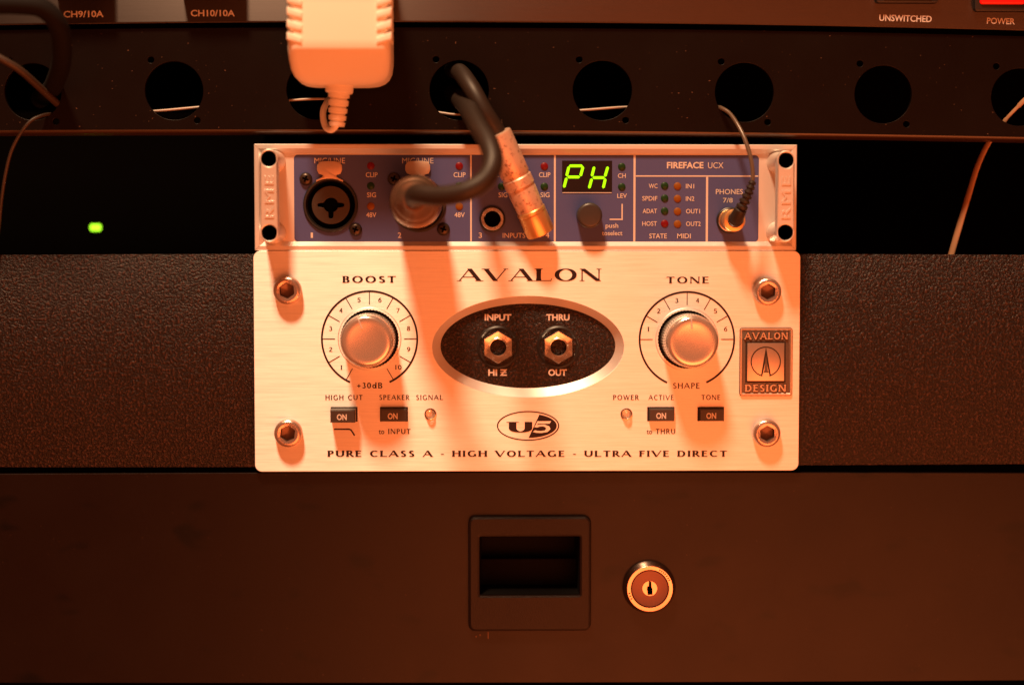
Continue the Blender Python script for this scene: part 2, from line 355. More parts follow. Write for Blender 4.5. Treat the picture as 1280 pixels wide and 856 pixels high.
def roman(s, px0, px1, base, cap, parent, mt, K=.2, T=.07, sr=0., track=.12, d=.35, name='lettering', base2=None, extr=0, label=None):
    G = glyphs(K, T, sr); x = 0; V = []; F = []; c = 0
    for ch in s:
        wd, st = G[ch]
        for q_ in st:
            c += 1; z = .012*(c % 6)
            if q_[0] == 'poly': vv, ff = q_[1], [tuple(range(len(q_[1])))]
            else: vv, ff = penpoly(q_[1], K, T, q_[2])
            o = len(V); V += [(a+x, b, z) for a, b in vv]; F += [tuple(i+o for i in f) for f in ff]
        x += wd+track
    x0 = min(v[0] for v in V); x1 = max(v[0] for v in V)
    return place(V, F, x0, x1, 1.0, px0, px1, base, cap, parent, mt, d, name, 0, base2, extr, s, label)

# ================================================================== the rack behind everything
mb = MB()
for a in ((-260, -300, 1600, -280, -620, -30), (-260, 1150, 1600, 1170, -620, -30), (-280, -300, -260, 1170, -620, -30), (1600, -300, 1620, 1170, -620, -30), (-260, -280, 1600, 1150, -640, -620)):
    mb.box(*a)
o = finish(mb, 'rack_interior', M['void'], sm=False); o['kind'] = 'structure'; o['label'] = 'unlit black inside of the equipment rack behind the panels'

def bowed(px_l, px_c, px_r, d, us):         # an edge that runs through three measured photo heights
    A = bp(0, px_l, d); Bm = bp(640, px_c, d); D_ = bp(1280, px_r, d)
    out = []
    for u in us:
        l0 = (u-Bm[0])*(u-D_[0])/((A[0]-Bm[0])*(A[0]-D_[0])); l1 = (u-A[0])*(u-D_[0])/((Bm[0]-A[0])*(Bm[0]-D_[0])); l2 = (u-A[0])*(u-Bm[0])/((D_[0]-A[0])*(D_[0]-Bm[0]))
        out.append((u, A[1]*l0+Bm[1]*l1+D_[1]*l2))
    return out
US = [-140+i*1580/24 for i in range(25)]

# ------------------------------------------------------------------ textured blank panel
t = thing('textured_rack_panel', 'black wrinkle-painted blank rack panel running behind the silver front units', 'panel', (640, 450, -20))
top = bowed(318.5, 317, 318.5, -10, US); bot = bowed(584, 583, 580, -10, US)
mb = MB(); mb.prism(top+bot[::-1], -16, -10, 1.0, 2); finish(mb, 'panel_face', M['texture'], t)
mb = MB(); mb.box(-140, 320, 1440, 326, -120, -16.5); finish(mb, 'top_flange', M['void'], t)

# ------------------------------------------------------------------ drawer
t = thing('rack_drawer', 'black steel rack drawer front with recessed pull and round key lock', 'drawer', (640, 850, -30))
top = bowed(592, 590, 591, -8, US); bot = bowed(853, 853, 850, -8, US)
h0 = bp(600, 670.4, -3); h1 = bp(724, 742.3, -3)
mb = curve_mb([top+bot[::-1], rrect(h0[0]-3, h0[1]-3, h1[0]+3, h1[1]+3, 2)], -14, -8, .8)
finish(mb, 'drawer_front', M['drawer'], t)
g0 = bp(585.5, 645, -3); g1 = bp(738.5, 787.5, -3)
pull = curve_mb([rrect(g0[0], g0[1], g1[0], g1[1], 9, 8), rrect(h0[0], h0[1], h1[0], h1[1], 1.2, 3)], -8, 1.0, 3.2)
pl_ = finish(pull, 'recessed_pull', grainy('pull_plastic', (.0055, .0018, .001), .4, 1800, .3, .26, vary=.02), t)
mb = MB(); mb.loft([[(a, b, dd) for a, b in rrect(h0[0], h0[1], h1[0], h1[1], 1.2, 3)] for dd in (-3, -14)]+[[(a, b, -70) for a, b in rrect(h0[0]+2, h0[1]-2, h1[0]-2, h1[1]-2, 1.2, 3)]], False, True)
finish(mb, 'pull_recess', M['recess'], pl_, flip=False)
mb = MB(); mb.box(h0[0]+1, (h0[1]+h1[1])/2, h1[0]-1, h1[1]-3, -69, -48, .8); finish(mb, 'finger_ledge', M['recess'], pl_)
cu_, cv_ = bp(811, 732.7, -8)
mb = MB(); mb.lathe(cu_, cv_, [(33.5, -8), (33.5, -4), (32.2, -2), (29.3, 5.8), (28.6, 6.4), (24.2, 6.1), (23.6, 5.0), (23.4, 0)], 72, False, False)
lk = finish(mb, 'lock', M['steel'], t)
mb = MB(); mb.lathe(cu_, cv_, [(23.2, 0), (23.1, 4.6), (22.6, 5.4), (16, 4.3), (9.8, 4.0), (9.6, 3.6)], 64, False, False); finish(mb, 'lock_plug', mat('lock_face', (.17, .085, .065), .42, .75), lk)
key = [(-1.5, -11), (2, -11.5), (2.4, -3), (3.6, 1), (3.9, 9.5), (-2.8, 9.8), (-3.2, 6), (-4, 1), (-3.6, -3), (-1.6, -4)]
mb = curve_mb([circ(cu_, cv_, 9.55, 40), [(cu_+a, cv_+b*.86) for a, b in key]], -3, 4.0, .25); finish(mb, 'keyway_core', M['steel'], lk)
mb = MB(); mb.lathe(cu_, cv_, [(9, -2.5)], 24, False, True) if False else mb.flat(circ(cu_, cv_, 9, 24), -2.0); finish(mb, 'keyhole_back', M['void'], lk)

for a_ in (-62, -56, -50, -44, -37, -30, -24, 168, 160, 152):
    a = math.radians(a_); ca, sa = math.cos(a), math.sin(a); mb = MB()
    mb.prism([(cu_+ca*x-sa*y, cv_+sa*x+ca*y) for x, y in ((25.4, -.8), (27.6, -.8), (27.6, .6), (25.4, .6))], 5.3, 6.45); finish(mb, 'stamped_mark', M['recess'], lk, sm=False)
for px, py, h in ((600, 792, 2.5), (610, 789, 9), (595, 794, 2)):
    a = bp(px, py, -8); mb = MB(); mb.box(a[0]-.7, a[1], a[0]+.9, a[1]+h, -8.1, -7.6, .2); finish(mb, 'paint_scuff', mat('scuff', (.10, .045, .02), .4) if 'scuff' not in bpy.data.materials else bpy.data.materials['scuff'], t)
# ------------------------------------------------------------------ patch plate with round holes
t = thing('punched_rack_plate', 'black steel rack plate with a row of round connector cut-outs', 'panel', (640, 170, -12))
PD = -4
holes = [(41, 115, 35.5), (217.5, 113.6, 36.5), (395, 112.5, 37), (574, 113, 37), (753, 113.3, 37), (930.5, 115.7, 36.7), (1104, 118.3, 35.8), (1274.5, 121.7, 35.5)]
H = []; outs = []
for x, y, r in holes:
    c_ = bp(x, y, PD); rr = r*sf(x, y, PD); H.append((c_[0], c_[1], rr)); outs.append(circ(c_[0], c_[1], rr, 64))
    for dx, dy in ((-29, -38.5), (29, 37)):
        e_ = bp(x+dx, y+dy, PD); outs.append(circ(e_[0], e_[1], 4.1, 16))
top = bowed(38, 35, 45.5, PD, US); bot = bowed(163.5, 163.5, 172, PD, US)
outs = [top+bot[::-1]]+outs
mb = curve_mb(outs, PD-7, PD, .5); finish(mb, 'plate_face', M['plate'], t)
mb = MB()   # folded lower lip
prof = [(0, 0), (1.6, -.4), (3.0, -1.8), (3.8, -4), (4, -7), (4, -40), (1, -40), (1, -7.4)]
mb.loft([[(u, v+a-.3, PD+b) for a, b in prof] for u, v in bot], True, True); finish(mb, 'folded_lip', mat('lip_glow', (.045, .022, .010), .38, 0, .7), t)  # lip paler than its plate: the light on the bend is put into the colour

# ------------------------------------------------------------------ power conditioner on top
t = thing('power_conditioner', 'brushed black rack power unit with CH9 CH10 UNSWITCHED and POWER lettering along its lower edge', 'power unit', (640, 30, -10))
PC = 2
bot = bowed(30.5, 27, 37.5, PC, US); top = [(u, v-150) for u, v in bot]
mb = MB(); mb.prism(top+bot[::-1], PC-9, PC, .9, 2); finish(mb, 'faceplate', M['cond'], t)
def rocker(px0, px1, py1, prot, glow=None, lab=None, hgt=70):
    a = bp(px0, py1, PC+prot*.5); b = bp(px1, py1, PC+prot*.5)
    mb = MB(); mb.box(a[0], a[1]-hgt, b[0], a[1], PC-1, PC+prot, 1.6, 4); o = finish(mb, 'socket_surround' if not glow else 'switch_surround', M['black'], t, lab)
    return o, a, b
for x0, x1, y1, pr in ((68, 138, -7, 22), (226, 303, -7, 22)):
    o, a, b = rocker(x0, x1, y1, pr)
    mb = MB(); mb.box(a[0]+9, a[1]-60, b[0]-9, a[1]-9, PC+pr-3, PC+pr+4, 2); finish(mb, 'rocker', M['button'], o)
o, a, b = rocker(1094, 1172, 4.5, 9)
mb = MB(); mb.box(a[0]+8, a[1]-60, b[0]-8, a[1]-3.2, PC+6, PC+10.5, 1.5, 3); finish(mb, 'rocker', M['button'], o)
o, a, b = rocker(1217, 1292, 15, 8, True)
g = bp(1225, 5.5, PC+9); g2 = bp(1281, 5.5, PC+9)
mb = MB(); mb.box(g[0], g[1]-50, g2[0], g[1], PC+5, PC+11, 2, 3); finish(mb, 'rocker', M['red_on'], o, 'rocker glowing red')
text('CH9/10A', 79.5, 129.5, 22, 8, t, M['print'], PC+.3, .02, base2=21.5)
text('CH10/10A', 238.5, 293.5, 20.6, 8, t, M['print'], PC+.3, .02, base2=20.6)
text('UNSWITCHED', 1099, 1164.5, 26.2, 8, t, M['print'], PC+.3, .02, base2=28)
text('POWER', 1233.5, 1268.5, 29.8, 7.5, t, M['print'], PC+.3, .02, base2=30.7)

# ================================================================== silver preamp
a0 = bp(317.5, 450); a1 = bp(999.5, 450); a2 = bp(658, 313.6); a3 = bp(658, 588.6)
AU0, AU1, AV0, AV1 = a0[0], a1[0], a2[1], a3[1]
pre = thing('preamp', 'silver brushed preamp front with AVALON lettering, two round knobs and a black oval of jacks', 'preamp', ((AU0+AU1)/2, AV1, -9))
KB = bp(462, 423.5); KT = bp(858.6, 424.2)
ovo = bp(660.3, 433.5); ovi = (bp(660, 432.3, -10))
OR = (119.6, 63.2); IR = (109.4*1.005, 52.9*1.005)
mb = curve_mb([rrect(AU0, AV0, AU1, AV1, 9, 8), circ(*KB, 36.6, 72), circ(*KT, 36.6, 72), circ(*ovo, OR[0], 96, OR[1])], -9, 0, .6)
finish(mb, 'front_panel', M['alu'], pre)
mb = MB(); mb.loft([[(a, b, -.3) for a, b in circ(*ovo, OR[0], 96, OR[1])], [(a, b, -10) for a, b in circ(*ovi, IR[0], 96, IR[1])]], False, False)
finish(mb, 'oval_bevel', M['bevel_alu'], pre, flip=False)
J1 = bp(622.6, 434, -4); J2 = bp(698, 434, -4)
mb = curve_mb([circ(*ovi, IR[0]+1, 96, IR[1]+1), circ(*J1, 22.5, 40), circ(*J2, 22.5, 40)], -14, -10.2, .3)
finish(mb, 'jack_plate', M['ovaltex'], pre)
mb = MB(); mb.box(AU0+14, AV0+10, AU1-14, AV1-8, -400, -15); finish(mb, 'chassis', M['void'], pre, sm=False)
def jack(c_):
    mb = MB(); o_ = hexpts(*c_, 20.6, 48, 90)
    rings = [[(a, b, -13) for a, b in hexpts(*c_, 20.6, 48, 90)], [(a, b, -3.6) for a, b in hexpts(*c_, 20.6, 48, 90)], [(a, b, -2.4) for a, b in hexpts(*c_, 19.6, 48, 90)],
             [(a, b, -3.4) for a, b in circ(*c_, 12.2, 48)], [(a, b, -3.0) for a, b in circ(*c_, 11.6, 48)], [(a, b, -3.4) for a, b in circ(*c_, 10.2, 48)], [(a, b, -7) for a, b in circ(*c_, 9.9, 48)]]
    mb.loft(rings, False, False); n = finish(mb, 'jack_nut', M['nut'], pre, ang=20, flip=False)
    mb = MB(); mb.lathe(*c_, [(27, -10.05), (26.5, -9.4), (24.5, -8.2), (22.8, -9.4), (22.3, -13.5)], 48, False, False); finish(mb, 'washer', M['black'], n)
    mb = MB(); mb.lathe(*c_, [(9.9, -6), (9.6, -13), (9.4, -60)], 32, False, True); finish(mb, 'socket_bore', M['void'], n, flip=False)
jack(J1); jack(J2)
for s_, x0, x1, y in (('INPUT', 605.8, 639, 400.3), ('THRU', 682.8, 712, 400.3), ('HI Z', 610.3, 634, 469.2), ('OUT', 685.3, 708.4, 469.2)):
    text(s_, x0, x1, y, 7.8, pre, M['print'], -9.7, .035)
mb = MB(); zc = bp(629.3, 465.4, -9.6); mb.box(zc[0]-3.8, zc[1]-.6, zc[0]+3.8, zc[1]+.6, -9.7, -9.5); finish(mb, 'letter_stroke', M['print'], pre, sm=False)

def arcstroke(mb, c_, r0, r1, a0, a1, d, n=72):
    o_ = arc(*c_, r1, r1, a0, a1, n); i_ = arc(*c_, r0, r0, a0, a1, n)
    mb.loft([[(a, b, d) for a, b in o_], [(a, b, d) for a, b in i_]], False, False, False)
def dial(c_, marks, nums, name):
    mb = MB(); arcstroke(mb, c_, 58.2, 60.6, 90+24.5, 450-24.5, .30)
    for m_ in marks:
        a = math.radians(90+m_); ca, sa = math.cos(a), math.sin(a)
        mb.add([(c_[0]+ca*r-sa*s_, c_[1]+sa*r+ca*s_, .34) for r, s_ in ((43, -.5), (58.5, -.5), (58.5, .5), (43, .5))], [(0, 1, 2, 3)])
    return finish(mb, 'dial_scale', M['ink'], pre, sm=False, flip=False)
def px_of(u, v, d=0):              # place -> photo pixel
    p = R3.transposed() @ (W(u, v, d)/S-cam_pos/S); return (640+p.x/-p.z*FP, 428-p.y/-p.z*FP)
def num(s_, c_, ang, r=50.3, cap=5.6, wd=3.1):
    a = math.radians(90+ang); p = px_of(c_[0]+math.cos(a)*r, c_[1]+math.sin(a)*r)
    ww = {'1': 2.3, '10': 8.4}.get(s_, 4.2)
    roman(s_, p[0]-ww/2, p[0]+ww/2, p[1]+cap/2, cap, pre, M['ink'], .19, .11, 0, .12)
dial(KB, range(30, 331, 30), None, ''); dial(KT, range(90, 271, 30), None, '')
for i in range(10): num(str(i+1), KB, 45+30*i)
for i in range(6): num(str(i+1), KT, 105+30*i)

def knob(c_, tilt):
    mb = MB(); n = 120; rings = []        # knurled side
    for r, d in ((33.2, -6), (33.2, 3), (33.2, 44)):
        rings.append([(a, b, d) for a, b in [(c_[0]+(r-(.75 if i % 2 else 0))*math.cos(2*math.pi*i/n), c_[1]+(r-(.75 if i % 2 else 0))*math.sin(2*math.pi*i/n)) for i in range(n)]])
    mb.loft(rings, False, False); sk = finish(mb, 'knob', M['knob'], pre, ang=20)
    prof = [(32.6, 44)]+[(26.5+6.1*math.cos(math.radians(a)), 47+9*math.sin(math.radians(a))) for a in range(0, 91, 9)]+[(24, 56.1), (20, 55.7), (10, 55.2), (.5, 55.1)]
    mb = MB(); mb.lathe(*c_, prof, 96); finish(mb, 'knob_cap', M['knob'], sk, ang=60)
    a = math.radians(tilt); ca, sa = math.sin(a), -math.cos(a); mb = MB()
    P = [(c_[0]+ca*r, c_[1]+sa*r, d+.25) for r, d in ((16, 55.6), (24, 56.0), (27.5, 55.9), (29.5, 55.0), (31, 53.0), (32.2, 49.5))]
    mb.tube(P, [.95]*6, 6); finish(mb, 'pointer_line', M['print'], sk)
    mb = MB(); mb.lathe(*c_, [(36.6, -.5), (36.4, -9), (33, -12)], 72, False, True); finish(mb, 'knob_well', M['black'], sk, flip=False)
    # added reeded ring standing in for the knurl's reflection in the panel
    mb = MB(); n = 110; rings = []
    for r, d, k in ((39.6, .12, 0), (38.6, .75, .2), (36.4, .75, .35), (36.3, -2, .3)):
        rings.append([(c_[0]+(r+(k if i % 2 else -k))*math.cos(2*math.pi*i/n), c_[1]+(r+(k if i % 2 else -k))*math.sin(2*math.pi*i/n), d) for i in range(n)])
    mb.loft(rings, False, False); finish(mb, 'knurl_reflection', M['alu'], sk, ang=15)
knob(KB, -20); knob(KT, -4)

def bolt(px, py, rot):
    c_ = bp(px, py, 0)
    mb = MB(); rings = [[(a, b, 0.1) for a, b in circ(*c_, 17.3, 48)]]
    for r, d in ((17.5, 6), (17.3, 9), (16.3, 11.8), (14.4, 13.2), (12.6, 13.6), (11.6, 13.3)): rings.append([(a, b, d) for a, b in circ(*c_, r, 48)])
    rings += [[(a, b, 12.9) for a, b in hexpts(*c_, 10.3, 48, rot)], [(a, b, 12) for a, b in hexpts(*c_, 9.9, 48, rot)]]
    mb.loft(rings, False, False); bo = finish(mb, 'socket_bolt', BOLT, pre, ang=32)
    mb = MB(); mb.loft([[(a, b, 12.1) for a, b in hexpts(*c_, 9.9, 48, rot)], [(a, b, 3) for a, b in hexpts(*c_, 9.6, 48, rot)], [(a, b, 1) for a, b in circ(*c_, 3, 48)]], False, True); finish(mb, 'hex_socket', SOCKET_SHADE, bo, ang=32)
SOCKET_SHADE = mat('socket_shade', (.20, .12, .09), .4, .6)  # darker metal: the shade inside the hex sockets is painted into the colour
BOLT = mat('bolt_steel', (.58, .46, .40), .24, .85); bump(BOLT, noise(BOLT, s=1400), .35, .0003)
for x, y, r in ((360, 363, 85), (361, 540.5, 97), (958, 364.5, 92), (957, 540.5, 88)): bolt(x, y, r)

def button(px0, py0, px1, py1, prot, du=0):
    A = bp(px0, py0); Bq = bp(px1, py1)
    mb = MB(); mb.prism([(A[0], A[1]), (Bq[0], A[1]), (Bq[0], Bq[1]), (A[0], Bq[1])], -1, .25, 0); hb = finish(mb, 'push_button', M['ink'], pre, sm=False)
    mb = MB(); x0, x1, y0, y1 = A[0]+1.2+du, Bq[0]-1.6+du, A[1]+1.2, Bq[1]-.6
    f = prot
    mb.loft([[(a, b, 0) for a, b in ((x0, y0), (x1, y0), (x1, y1), (x0, y1))], [(a, b, f-2) for a, b in ((x0, y0+.4), (x1, y0+.4), (x1, y1), (x0, y1))], [(a, b, f) for a, b in ((x0+1, y0+1.8), (x1-1, y0+1.8), (x1-1, y1-.8), (x0+1, y1-.8))]], False, True)
    finish(mb, 'button_cap', M['button'], hb, ang=15)
    c_ = ((x0+x1)/2-1, (y0+y1)/2+1.0); p = px_of(*c_, f)
    text('ON', p[0]-6.2, p[0]+6.2, p[1]+3.7, 7.3, hb, M['print'], f+.25, .03)
button(413.3, 508.5, 447, 526.8, 20); button(475, 508.5, 510, 526.6, 9)
button(809, 508.5, 843, 526.2, 7, .8); button(871.8, 508.5, 905, 526.2, 7, .8)
for x in (538, 783):
    c_ = bp(x, 517.5)
    mb = MB(); mb.lathe(*c_, [(7.6, .1), (7.4, 1.1), (6.4, 1.4), (5.9, .6)], 32, False, False); o = finish(mb, 'indicator', M['steel'], pre)
    mb = MB(); mb.lathe(*c_, [(5.9, .2), (5.8, 3)]+[(5.8*math.cos(math.radians(a)), 3+5.0*math.sin(math.radians(a))) for a in range(15, 90, 15)]+[(.3, 8)], 32, True, True); finish(mb, 'lens', M['clear'], o)
    mb = MB(); mb.flat(circ(*c_, 5.6, 24), .15); finish(mb, 'lens_back', M['alu'], o, sm=False, flip=False)
roman('AVALON', 570.8, 751.8, 351.3, 15.4, pre, M['ink'], .25, .055, .10, .10)
roman('BOOST', 428, 495, 353.3, 8.2, pre, M['ink'], .27, .10, .04, .18)
roman('TONE', 833, 886, 354.2, 8.2, pre, M['ink'], .27, .10, .04, .22)
roman('+30dB', 446.5, 478, 485.3, 7.2, pre, M['ink'], .22, .13, 0, .14)
roman('SHAPE', 841.5, 874.5, 485.6, 7.0, pre, M['ink'], .22, .12, 0, .16)
for s_, x0, x1 in (('HIGH CUT', 406.7, 453.3), ('SPEAKER', 474.3, 512), ('SIGNAL', 520.3, 554), ('POWER', 766.3, 798.8), ('ACTIVE', 810.5, 842), ('TONE', 876.7, 900.3)):
    roman(s_, x0, x1, 499.7, 6.2, pre, M['ink'], .24, .12, 0, .2)
text('to', 473.3, 480.4, 542.2, 6.6, pre, M['ink'], .35, .01)
roman('INPUT', 485.2, 513.3, 542.2, 6.3, pre, M['ink'], .24, .12, 0, .2)
text('to', 808.2, 815.2, 542.2, 6.6, pre, M['ink'], .35, .01)
roman('THRU', 819.6, 844, 542.2, 6.3, pre, M['ink'], .24, .12, 0, .2)
roman('PURE CLASS A - HIGH VOLTAGE - ULTRA FIVE DIRECT', 409.3, 908.8, 570.6, 7.6, pre, M['ink'], .30, .12, .03, .2)
mb = MB(); c1 = [bp(x, y) for x, y in ((418, 536.3), (436.5, 536.3), (438.8, 537.2), (443, 543.8))]
for i in range(3):
    a, b = Vector(c1[i]), Vector(c1[i+1]); nrm = Vector((-(b-a).y, (b-a).x)).normalized()*.9
    e = (b-a).normalized()*.5; a = a-e; b = b+e
    mb.add([(p.x, p.y, .3+.02*i) for p in (a-nrm, b-nrm, b+nrm, a+nrm)], [(0, 1, 2, 3)])
finish(mb, 'filter_symbol', M['ink'], pre, sm=False, flip=False)
# U5 emblem
lc = bp(660.1, 532)
mb = MB(); mb.ring(circ(*lc, 39.1, 72, 18.6), circ(*lc, 37.5, 72, 17.2), .3); em = finish(mb, 'emblem', M['ink'], pre, sm=False, flip=False)
half = [(lc[0]+36*math.cos(math.radians(a)), lc[1]+15.2*math.sin(math.radians(a))) for a in range(-67, 91, 4)]
mb = MB(); mb.flat(half, .3); finish(mb, 'emblem_half', M['ink'], em, sm=False, flip=False)
roman('U', 633, 665.3, 540.3, 13.2, em, M['ink'], .38, .07, .12, 0)
mb = MB(); e5 = lambda *p: [bp(a/12.8+610, b/12.8+500) for a, b in p]
mb.flat(e5((790, 335), (1010, 335), (985, 375), (800, 375)), .42); mb.flat(e5((790, 335), (812, 335), (775, 428), (742, 436)), .44)
V, F = penpoly([(760, 425), (820, 405), (890, 402), (950, 425), (965, 460), (930, 495), (850, 508), (780, 505), (735, 492)], 70, 32, False)
mb.add([(*bp(a/12.8+610, b/12.8+500), .46) for a, b in V], F); finish(mb, 'emblem_figure', M['alu'], em, 'figure 5 in bare metal', sm=False, flip=False)
# badge
b0 = bp(924.5, 409.5); b1 = bp(990, 494.6)
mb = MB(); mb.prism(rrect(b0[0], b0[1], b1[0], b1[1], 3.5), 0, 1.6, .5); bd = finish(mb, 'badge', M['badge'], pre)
mb = MB(); ro = rrect(b0[0]+.6, b0[1]+.6, b1[0]-.6, b1[1]-.6, 3); mb.loft([[(a, b, 1.55) for a, b in ro], [(a, b, 2.6) for a, b in offset(ro, .3)], [(a, b, 2.6) for a, b in offset(ro, 2.0)], [(a, b, 1.55) for a, b in offset(ro, 3.2)]], False, False)
finish(mb, 'badge_rim', M['pewter'], bd)
s0 = bp(934.2, 428.6, 3); s1 = bp(980, 476, 3)
mb = MB(); mb.box(s0[0]-2.2, s0[1]-2.2, s1[0]+2.2, s1[1]+2.2, 1.5, 1.72); finish(mb, 'badge_patina_shade', M['patina_shade'], bd, sm=False)
mb = MB(); mb.box(s0[0], s0[1], s1[0], s1[1], 1.7, 3.6, .5); finish(mb, 'badge_square', M['pewter'], bd)
cc = bp(957.2, 452, 3.6)
mb = MB(); arcstroke(mb, cc, 17.6, 19, 90+14.5, 450-14.5, 3.8, 60)
def P5(x, y): return bp(x/8.56+910, y/8.56+400, 3.6)
for pts, z in (([(404, 300), (409, 300), (405, 420), (366, 604), (352, 597)], 3.84), ([(404, 300), (409, 300), (460, 597), (446, 604), (408, 420)], 3.84), ([(385, 548), (430, 548), (436, 560), (380, 560)], 3.88)):
    mb.flat([P5(*p) for p in pts], z)
finish(mb, 'badge_mark', M['patina_shade'], bd, sm=False, flip=False)
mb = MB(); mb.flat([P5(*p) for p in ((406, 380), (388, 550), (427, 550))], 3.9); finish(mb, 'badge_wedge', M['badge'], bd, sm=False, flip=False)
for s_, x0, x1, y in (('AVALON', 930, 985, 424.2), ('DESIGN', 931, 982.7, 489.4)):
    roman(s_, x0-.8, x1+.8, y+.8, 10.3, bd, M['patina_shade'], .40, .28, .12, .14, 1.75, name='letter_patina_shade', label='dark tarnish with crevice shade painted in, behind the raised letters')
    roman(s_, x0, x1, y, 8.8, bd, M['pewter'], .26, .16, .09, .2, 3.6, extr=1.9)

# ================================================================== audio interface
r0 = bp(318, 250, -1); r1 = bp(995.8, 250, -1); r2 = bp(657, 180.5, -1); r3 = bp(657, 313, -1)
RU0, RU1, RV0, RV1 = r0[0], r1[0], r2[1], AV0-.5
rme = thing('audio_interface', 'half-rack audio interface with blue panel, silver handles and green PH readout', 'audio interface', ((RU0+RU1)/2, RV1, -14))
def rail(kind):
    W1, W2 = 5.5, 11.5
    g = .22
    prof = [(0, -13), (0, -1.8), (.8, -1), (W1, -1), (W2, -7.2)]
    mb = MB()
    def P(i, d, corner):
        u = RU0+i if corner[0] == 0 else RU1-i; v = RV0+i if corner[1] == 0 else RV1-i
        return (u, v, d)
    ends = {'top': ((0, 0), (1, 0)), 'bottom': ((0, 1), (1, 1)), 'left': ((0, 0), (0, 1)), 'right': ((1, 0), (1, 1))}[kind]
    rings = []
    for e, s_ in zip(ends, (1, -1)):
        ring = []
        for i, d in prof:
            u, v, dd = P(i, d, e)
            if kind in ('top', 'bottom'): u += g*s_
            else: v += g*s_
            ring.append((u, v, dd))
        rings.append(ring)
    mb.loft(rings, False, False, False); return finish(mb, 'frame_rail', M['bevel_alu'] if kind in('bottom',) else M['rme_alu'], rme)  # bottom rail paler: light on its upward bevel put into the colour
for k_ in ('top', 'bottom', 'left', 'right'): rail(k_)
FD = -7.0
jc = [bp(413.3, 256.3, FD), bp(523.2, 256, FD)]; j3 = bp(615.5, 274, FD); j4 = bp(671, 274, FD); jp = bp(911.5, 275.5, FD)
mb = curve_mb([[(RU0+2, RV0+2), (RU1-2, RV0+2), (RU1-2, RV1-2), (RU0+2, RV1-2)]]+[circ(*c_, 31.5, 48) for c_ in jc]+[circ(*c_, 13.5, 32) for c_ in (j3, j4, jp)], -12, FD, 0)
finish(mb, 'faceplate', M['rme_alu'], rme)
mb = MB(); mb.box(RU0+10, RV0+4, RU1-10, RV1-4, -420, -14); finish(mb, 'chassis', M['void'], rme, sm=False)
q0 = bp(367.3, 193.6, FD); q1 = bp(947.8, 302.3, FD)
mb = curve_mb([rrect(q0[0], q0[1], q1[0], q1[1], 5, 6)]+[circ(*c_, 31.5, 48) for c_ in jc]+[circ(*c_, 13.5, 32) for c_ in (j3, j4, jp)], FD+.1, FD+.3, 0)
finish(mb, 'blue_panel', M['blue'], rme, sm=False)
TD = FD+.65
def line(x0, y0, x1, y1, w=1.1):
    A = bp(x0, y0, FD); Bq = bp(x1, y1, FD); a, b = (w, 0) if x0 == x1 else (0, w)
    mb = MB(); mb.prism([(A[0]-a, A[1]-b), (Bq[0]+a, A[1]-b), (Bq[0]+a, Bq[1]+b), (A[0]-a, Bq[1]+b)], FD+.2, TD-.1)
    finish(mb, 'panel_divider', M['print'], rme, sm=False)
line(588.7, 193.6, 588.7, 302.3); line(693.5, 193.8, 693.5, 302.4); line(793, 194, 793, 302.6); line(794.2, 220.3, 947.8, 220.3, .9); line(883.6, 221.4, 883.6, 302.6)
line(777.6, 255, 777.6, 275.3, .8); line(762, 274.3, 776.7, 274.3, .8)
def T_(s_, x0, x1, yb, cap=6.2, bold=.008, mt='print'): return text(s_, x0, x1, yb, cap, rme, M[mt], TD, bold)
T_('MIC/LINE', 393, 431.3, 204.4, 7.2, 0); T_('MIC/LINE', 502.8, 541.8, 204.4, 7.2, 0)
T_('MIC/LINE', 0, 0, 0) if False else None
for x, x2 in ((457.2, 472), (567, 582), (673.7, 688)): T_('CLIP', x, x2, 221.6)
T_('CLIP', 619, 634, 221.6)
for x, x2 in ((458.8, 470), (569, 580), (623.2, 634.2), (675.5, 687)): T_('SIG', x, x2, 246.7)
for x, x2 in ((457.8, 470.4), (568, 581)): T_('48V', x, x2, 271.6)
T_('1', 388.4, 391.2, 297.4, 7); T_('2', 497.3, 501.6, 297.4, 7); T_('3', 598.3, 602.5, 297.4, 6.8); T_('4', 682, 686.5, 297.4, 6.8); T_('INPUTS', 628.4, 656.5, 297.4, 6.4, 0)
T_('CH', 772.4, 782.2, 222.6, 5.8); T_('LEV', 771.6, 783.6, 247.5, 5.6)
T_('push', 757, 772.8, 284.8, 6.0); T_('toselect', 752.4, 778, 294.2, 6.0)
T_('FIREFACE', 833.6, 879.4, 210.4, 7.8, .03); T_('UCX', 885, 904.3, 210.6, 7.8, 0)
for s_, x0, x1, y in (('WC', 811, 821.9, 235.4), ('SPDIF', 802.9, 821.7, 250.9), ('ADAT', 803.3, 821.3, 266.7), ('HOST', 802.8, 821.2, 282.3), ('IN1', 857.3, 867.7, 235.6), ('IN2', 857.3, 867.9, 251.2), ('OUT1', 857.5, 875, 266.9), ('OUT2', 857.5, 875.8, 282.6)):
    T_(s_, x0, x1, y, 5.8)
T_('STATE', 811.6, 833.6, 298, 6.2); T_('MIDI', 846.5, 863.4, 298, 6.2); T_('PHONES', 894.8, 928.6, 242.9, 6.6); T_('7/8', 903.7, 915.9, 253.3, 6)
def led(x, y, kind, r=4.8):
    c_ = bp(x, y, FD+.5); mb = MB(); mb.lathe(*c_, [(r, FD+.35), (r*.95, FD+1.0), (r*.7, FD+1.7), (r*.35, FD+2.1), (.2, FD+2.2)], 24)
    finish(mb, 'led', M[kind], rme, {'led_red': 'red lamp dot', 'led_green': 'dark green lamp dot', 'led_amber': 'amber lamp dot'}[kind])
for x in (463.5, 574): led(x, 207.6, 'led_red'); led(x, 232.6, 'led_green'); led(x, 258, 'led_amber')
for x in (627, 680.4): led(x, 208, 'led_red'); led(x, 233.3, 'led_green')
